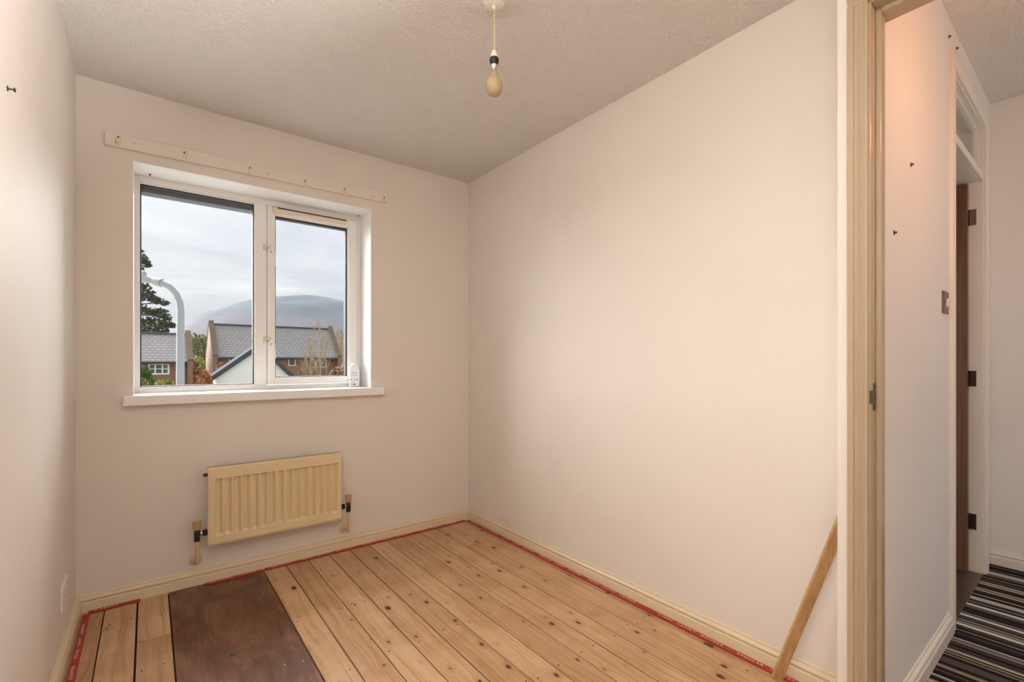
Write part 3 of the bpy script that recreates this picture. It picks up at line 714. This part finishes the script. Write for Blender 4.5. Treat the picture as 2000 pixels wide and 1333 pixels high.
# scuff / wire end on the long wall
q = ray(988, 1018); t = (XR-.001)/q.x; q = Vector((0, 0, CZ))+q*t
tag(MB().tube([(XR, q.y+.03, q.z+.006), (XR-.004, q.y+.02, q.z+.008), (XR-.005, q.y, q.z), (XR-.003, q.y-.03, q.z-.012)], .0022, 6).build('cable_end', M['flex'], smooth=50),
    'short cable end poking out above the skirting of the long wall', 'cable')

# ------------------------------------------------------------------ outdoors
GZ = -2.6
struct('ground', MB().box(-400, 700, -80, 900, GZ-.3, GZ), M['lawn'], 'grass and gardens outside the window', 'ground')
struct('bounce_slab', MB().box(-14, 24, -16, 21, GZ-.2, GZ+.02), M['concrete'], 'unseen pale concrete slab added below the window as a light reflector', 'bounce_slab')  # unseen slab, added to bounce daylight up through the windows
# hill
crest = [(-300, 690), (120, 690), (250, 682), (300, 670), (340, 655), (360, 640), (400, 617), (440, 604), (497, 590), (545, 584), (590, 583), (640, 588), (679, 594), (730, 606), (800, 630), (900, 660), (1000, 680), (1150, 690)]
def crest_y(px):
    for (a_, ya), (b_, yb_) in zip(crest, crest[1:]):
        if a_ <= px <= b_: return ya+(yb_-ya)*(px-a_)/(b_-a_)
    return 690
V = []; Fc = []; NPX, NR = 150, 22
from mathutils import noise as mn
for i in range(NPX+1):
    px = -300+1450*i/NPX
    top = at(px, crest_y(px), 1500)
    for j in range(NR+1):
        t = j/NR*1.3
        d = 650+850*t
        p = at(px, 708, d)
        hgt = (top.z-GZ)*(math.sin(min(t, 1)*PI/2)**1.35 if t <= 1 else 1-(t-1)*0.8)
        z_ = GZ-1+hgt+(mn.noise(Vector((p.x*.012, p.y*.012, 0)))*6+mn.noise(Vector((p.x*.05, p.y*.05, 3)))*0.8)*min(1, t*2)*(0.5 if abs(t-1) < .05 else 1)
        V.append((p.x, p.y, z_))
for i in range(NPX):
    for j in range(NR):
        a_ = i*(NR+1)+j; Fc.append((a_, a_+1, a_+NR+2, a_+NR+1))
m, nt, out = new_mat('hazed_heather_hillside'); g = G(nt); co = g.objco(); sp = g.n('ShaderNodeSeparateXYZ'); g.l(co, sp.inputs[0])
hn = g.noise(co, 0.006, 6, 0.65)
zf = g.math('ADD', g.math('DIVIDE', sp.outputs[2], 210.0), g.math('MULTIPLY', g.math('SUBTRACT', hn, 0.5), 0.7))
c = g.ramp(zf, [(0.05, (0.085, 0.095, 0.095)), (0.30, (0.10, 0.095, 0.10)), (0.48, (0.135, 0.105, 0.115)), (0.62, (0.070, 0.084, 0.102)), (0.9, (0.062, 0.076, 0.094))])  # heather tones with blue-grey distance haze mixed into the colour
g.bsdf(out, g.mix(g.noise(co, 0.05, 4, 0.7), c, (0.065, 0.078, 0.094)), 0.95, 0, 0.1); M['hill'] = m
struct('hill', MB().add(V, Fc), M['hill'], 'broad heather hill tinted with grey-blue haze behind the houses', 'hill', smooth=180)

def window_part(par, x0, x1, z0, z1, y, lights=1, fr=.07, mat='white_plastic'):
    mb = MB(); ring(mb, x0, x1, z0, z1, fr, fr, fr, fr, y-.06, y+.02)
    for k in range(1, lights):
        xm = x0+(x1-x0)*k/lights; mb.box(xm-.05, xm+.05, y-.06, y+.02, z0+fr, z1-fr)
    o_ = mb.build('window', M[mat], par)
    w_ = (x1-x0)/lights
    for k in range(lights):
        MB().box(x0+w_*k+.04, x0+w_*(k+1)-.04, y-.02, y+.01, z0+.04, z1-.04).build('pane', M['far_glass'], o_)
    return o_
def house(name, x0, x1, yr, zr, ze, w_, label, parapet=(True, True)):
    t = thing(name, ((x0+x1)/2, yr, GZ), label, 'house')
    wall = MB().prism([(-w_+.35, GZ), (w_-.35, GZ), (w_-.35, ze+.2), (0, zr-.25), (-w_+.35, ze+.2)], (x0, yr, 0), (0, 1, 0), (0, 0, 1), (x1-x0, 0, 0))
    wall.build('wall', M['brick'], t)
    rf = MB().prism([(-w_, ze), (0, zr), (0, zr-.14), (-w_, ze-.14)], (x0, yr, 0), (0, 1, 0), (0, 0, 1), (x1-x0, 0, 0)).build('roof_slope', M['rooftile'], t)
    MB().prism([(w_, ze), (0, zr), (0, zr-.14), (w_, ze-.14)], (x0, yr, 0), (0, 1, 0), (0, 0, 1), (x1-x0, 0, 0)).build('roof_slope', M['rooftile'], t)
    MB().tube([(x0, yr, zr), (x1, yr, zr)], .11, 8).build('ridge', M['slate_edge'], t)
    MB().box(x0, x1, yr-w_-.10, yr-w_+.02, ze-.22, ze-.08).build('gutter', M['gasket'], t)
    for on, xg_, s_ in ((parapet[0], x0, -1), (parapet[1], x1, 1)):
        if not on: continue
        MB().prism([(-w_-.1, GZ), (w_+.1, GZ), (w_+.1, ze+.1), (0, zr+.22), (-w_-.1, ze+.1)], (xg_, yr, 0), (0, 1, 0), (0, 0, 1), (s_*.34, 0, 0)).build('gable_wall', M['brick'], t)
        MB().prism([(-w_-.15, ze+.05), (0, zr+.20), (w_+.15, ze+.05), (w_+.15, ze+.17), (0, zr+.36), (-w_-.15, ze+.17)], (xg_-s_*.02, yr, 0), (0, 1, 0), (0, 0, 1), (s_*.40, 0, 0)).build('coping', M['coping'], t)
    return t
A = at(417, 634, 42); ZR2 = A.z; ZE2 = at(420, 697, 39.6).z
W2 = 3.0
h2 = house('brick_house', A.x, A.x+10.0, A.y, ZR2, ZE2, W2, 'brick house with a long grey tiled roof behind the white gable')
yf = A.y-W2+.35
for (px0, px1, py0, py1, n_) in ((563, 577, 700, 715, 1), (606, 637, 701, 718, 3), (447, 462, 699, 714, 1)):
    a_, b_ = onY(px0, py0, yf), onY(px1, py1, yf); window_part(h2, a_.x, b_.x, b_.z, a_.z, yf, n_)
B = at(362, 654, 40); ZE1 = at(340, 706, 37.5).z
h1 = house('brick_house', B.x-16, B.x, B.y, B.z, ZE1, W2, 'brick house with a white casement window behind the lamp post')
yf = B.y-W2+.35
a_, b_ = onY(289, 710, yf), onY(331, 732, yf); wo_ = window_part(h1, a_.x, b_.x, b_.z, a_.z, yf, 3, .12)
for k in range(3):
    u0 = a_.x+(b_.x-a_.x)*k/3; u1 = a_.x+(b_.x-a_.x)*(k+1)/3; zm = (a_.z+b_.z)/2
    MB().box(u0+.05, u1-.05, yf-.05, yf-.015, zm-.03, zm+.03).build('glazing_bar', M['white_plastic'], wo_)
# white rendered gable
Yg = (ray(413, 737)*30).y
pts = [onY(x_, y_, Yg) for x_, y_ in ((413, 737), (425, 729), (495, 681), (540, 705), (572, 733))]
el = pts[0]; sL = (pts[2].z-pts[1].z)/(pts[2].x-pts[1].x); sR = (pts[4].z-pts[3].z)/(pts[4].x-pts[3].x)
ax_ = (pts[3].z-sR*pts[3].x-pts[1].z+sL*pts[1].x)/(sL-sR); az_ = pts[1].z+sL*(ax_-pts[1].x)
er = ax_+(el.z-az_)/sR
gb = thing('garage', (ax_, Yg, GZ), 'white rendered gable end with dark barge boards in front of the brick house', 'garage')
MB().prism([(el.x+.25, GZ), (er-.25, GZ), (er-.25, el.z-.05), (ax_, az_-.2), (el.x+.25, el.z-.05)], (0, Yg, 0), (1, 0, 0), (0, 0, 1), (0, 2.0, 0)).build('wall', M['render'], gb)
for (xa, za, xb, zb_) in ((el.x, el.z, ax_, az_), (er, el.z, ax_, az_)):
    MB().prism([(xa, za), (xb, zb_), (xb, zb_-.30), (xa, za-.26)], (0, Yg-.22, 0), (1, 0, 0), (0, 0, 1), (0, .06, 0)).build('barge_board', M['slate_edge'], gb)
    MB().prism([(xa, za+.06), (xb, zb_+.06), (xb, zb_-.06), (xa, za-.06)], (0, Yg-.16, 0), (1, 0, 0), (0, 0, 1), (0, 2.1, 0)).build('roof_slope', M['slate_edge'], gb)
# street lamp
pb = at(352, 708, 8.5)
lp = thing('street_lamp', (pb.x, pb.y, GZ), 'grey steel street lamp post with a swan-neck bend', 'street lamp')
rt = Vector((CA, -SA, 0))                                # its arm reaches across the view
def P(px, py): return at(px, py, 8.5)
col = [Vector((pb.x, pb.y, GZ)), P(352, 760), P(352.5, 640), P(353, 610), P(351.5, 592), P(345.5, 576), P(335, 563), P(321, 554.5), P(312, 552)]
MB().tube(col, [.075, .066, .062, .058, .057, .057, .057, .056, .055], 14).build('column', M['steel'], lp, smooth=60)
MB().tube([P(316, 553), P(303, 550), P(298, 549.5)], [.075, .075, .05], 14).build('collar', M['steel'], lp, smooth=50)
ln = MB().tube([P(301, 550), P(285, 545), P(255, 541), P(215, 540), P(200, 542)], [.05, .07, .10, .12, .05], 14)
ln.build('lantern', M['white_render'] if 'white_render' in M else M['steel'], lp, smooth=50)
MB().lathe([(.045, 0), (.045, .05), (.03, .07)], P(281, 540.5)+Vector((0, 0, .02)), (0, 0, 1), 12).build('photocell', M['steel'], lp, smooth=40)

# ---- planting
def leaves(mb, c, rx, ry, rz, n, s, shell=0.5, flat=0.0):
    for _ in range(n):
        u = random.uniform(-1, 1); th = random.uniform(0, 2*PI); r = (shell+(1-shell)*random.random())**0.7
        q = math.sqrt(1-u*u)
        p = Vector((c[0]+rx*r*q*math.cos(th), c[1]+ry*r*q*math.sin(th), c[2]+rz*r*u))
        a_ = Vector((random.gauss(0, 1), random.gauss(0, 1), random.gauss(0, 1)*(1-flat))).normalized()
        b_ = a_.cross(Vector((random.gauss(0, 1), random.gauss(0, 1), random.gauss(0, 1)))).normalized()
        k = s*random.uniform(.6, 1.3)
        mb.add([p-a_*k, p+b_*k*.5, p+a_*k, p-b_*k*.5], [(0, 1, 2, 3)])
def twigs(mb, p, d, ln_, r, lev, spread=.5, up=.25):
    q = p+d*ln_
    mb.tube([p, (p+q)/2+Vector((random.gauss(0, .03), random.gauss(0, .03), 0))*ln_, q], [r, r*.8, r*.6], 4 if lev < 3 else 6, cap=False)
    if lev == 0: return
    for k in range(3 if lev > 1 else 3):
        nd = (d+Vector((random.gauss(0, spread), random.gauss(0, spread), random.gauss(0, spread)+up))).normalized()
        t = random.uniform(.45, 1.0)
        twigs(mb, p+d*ln_*t, nd, ln_*random.uniform(.5, .75), r*.55, lev-1, spread, up)
def bush(px, py0, px1, py1, dist, mat, name, label, grp=None, n=500, s=.16):
    a_, b_ = at(px, py0, dist), at(px1, py1, dist)
    w_ = (at(px1, py0, dist)-a_).length/2; top = a_.z; bot = GZ
    c = (a_+b_)/2; hh = (top-bot)/2
    t = thing(name, (c.x, c.y, GZ), label, 'shrub', grp)
    mb = MB(); leaves(mb, (c.x, c.y, bot+hh), w_, w_, hh, n, s, .6); mb.build('foliage', M[mat], t)
    st = MB()
    for k in range(4):
        an = k*PI/2+.4; st.tube([(c.x, c.y, GZ), (c.x+w_*.5*math.cos(an), c.y+w_*.5*math.sin(an), GZ+hh*1.2)], [.05, .02], 5)
    st.build('stems', M['bark'], t)
bush(262, 714, 297, 755, 30, 'hedge', 'evergreen_shrub', 'tall clipped green evergreen beside the white casement window', n=1600, s=.15)
bush(296, 741, 346, 760, 26, 'bush', 'garden_shrub', 'rounded yellow-green shrub at the foot of the lamp post', n=1500, s=.13)
bush(262, 738, 292, 760, 24, 'scrub', 'garden_shrub', 'straw coloured shrub below the clipped evergreen', n=900, s=.12)
bush(384, 722, 414, 760, 29, 'copper', 'garden_shrub', 'copper coloured beech shrub beside the white gable', n=1600, s=.15)
bush(360, 700, 392, 760, 45, 'scrub', 'garden_shrub', 'brown winter shrub between the two brick houses', n=1400, s=.2)
bush(372, 694, 402, 745, 52, 'bush', 'garden_shrub', 'olive green shrub behind the copper one', n=1000, s=.2)
bush(418, 706, 440, 760, 37.4, 'scrub', 'garden_shrub', 'pale brown scrub against the end of the brick house', n=900, s=.12)
bush(578, 722, 598, 760, 33, 'scrub', 'garden_shrub', 'brown scrub in front of the small house window', n=900, s=.12)
bush(640, 716, 690, 760, 44, 'scrub', 'garden_shrub', 'rusty scrub under the bare birches', n=1200, s=.2)
# woodland far between the houses
for k, (px0, px1, py) in enumerate(((352, 374, 655), (366, 390, 650), (382, 404, 652), (396, 420, 655), (340, 362, 662), (640, 664, 664), (660, 690, 660))):
    d = 130+8*k; a_ = at(px0, py, d); b_ = at(px1, py, d); c = (a_+b_)/2; w_ = (b_-a_).length/2*1.2
    t = thing('woodland_tree', (c.x, c.y, GZ), *(('olive woodland tree in the gap between the two brick houses', 'tree', 'woodland trees between the houses') if k < 5 else ('woodland tree far behind the bare birch thicket', 'tree', 'woodland trees behind the birches')))
    mb = MB(); hh = a_.z-GZ; leaves(mb, (c.x, c.y, GZ+hh*.55), w_, w_, hh*.46, 700, .45, .4); mb.build('crown', M['wood_green'], t)
    MB().tube([(c.x, c.y, GZ), (c.x, c.y, GZ+hh*.6)], [.3, .15], 6).build('trunk', M['bark'], t)
# bare birches
def birch(px, py, dist, label, grp, lev=4):
    top = at(px, py, dist); hh = top.z-GZ
    t = thing('bare_birch', (top.x, top.y, GZ), label, 'tree', grp)
    MB().tube([(top.x, top.y, GZ), (top.x+.05, top.y, GZ+hh*.5), (top.x, top.y, top.z)], [.11*dist/36, .07*dist/36, .014], 6).build('trunk', M['birch_bark'], t, smooth=60)
    mb = MB()
    for k in range(16):
        f = .22+.74*k/16; an = random.uniform(0, 2*PI); sl_ = hh*(.30*(1.05-f))
        twigs(mb, Vector((top.x, top.y, GZ+hh*f)), Vector((math.cos(an)*.38, math.sin(an)*.38, .92)).normalized(), sl_, .03*dist/45, lev-1, .35, .35)
    mb.build('branches', M['birch_bark'], t)
birch(624, 622, 31, 'slender bare birch standing in front of the brick house', None)
birch(606, 660, 36.0, 'small bare birch by the three-light house window', None)
for px, py, d in ((650, 640, 57), (657, 644, 67), (664, 640, 52.5), (671, 646, 76), (678, 638, 61), (690, 643, 70), (661, 650, 86), (686, 650, 50)):
    birch(px, py, d, 'bare pale birch in the thicket past the house gable', 'bare birches past the house gable', 4)
# big pine behind the left house
tp = at(262, 478, 62); hh = tp.z-GZ
pt = thing('pine_tree', (tp.x, tp.y, GZ), 'big dark pine tree behind the house with the white window', 'tree')
MB().tube([(tp.x, tp.y, GZ), (tp.x+.2, tp.y, GZ+hh*.5), (tp.x, tp.y, tp.z-1)], [.55, .35, .08], 8).build('trunk', M['bark'], pt, smooth=60)
nd = MB(); brn = MB()
for k, (px, py, wpx) in enumerate(((262, 490, 16), (272, 502, 14), (284, 512, 9), (262, 520, 20), (290, 518, 6), (258, 545, 30), (276, 562, 16), (288, 574, 14), (296, 583, 12), (308, 588, 11), (320, 592, 9), (272, 580, 14),
                                   (262, 600, 20), (280, 606, 16), (298, 612, 17), (312, 610, 14), (322, 620, 12), (286, 628, 16), (306, 630, 17), (322, 634, 14), (334, 636, 8), (270, 640, 20), (292, 646, 18), (316, 646, 14), (240, 560, 30), (235, 620, 30), (230, 510, 24))):
    d = 62+random.uniform(-2.5, 2.5); c = at(px, py, d); r_ = wpx/FPX*d
    leaves(nd, c, r_, r_, r_*.60, int(30+wpx*5), .27, .2, .2)
    brn.tube([(tp.x, tp.y, c.z-r_*.5), (c.x, c.y, c.z-r_*.1)], [.10, .03], 5)
nd.build('needles', M['pine_needles'], pt); brn.build('branches', M['bark'], pt)
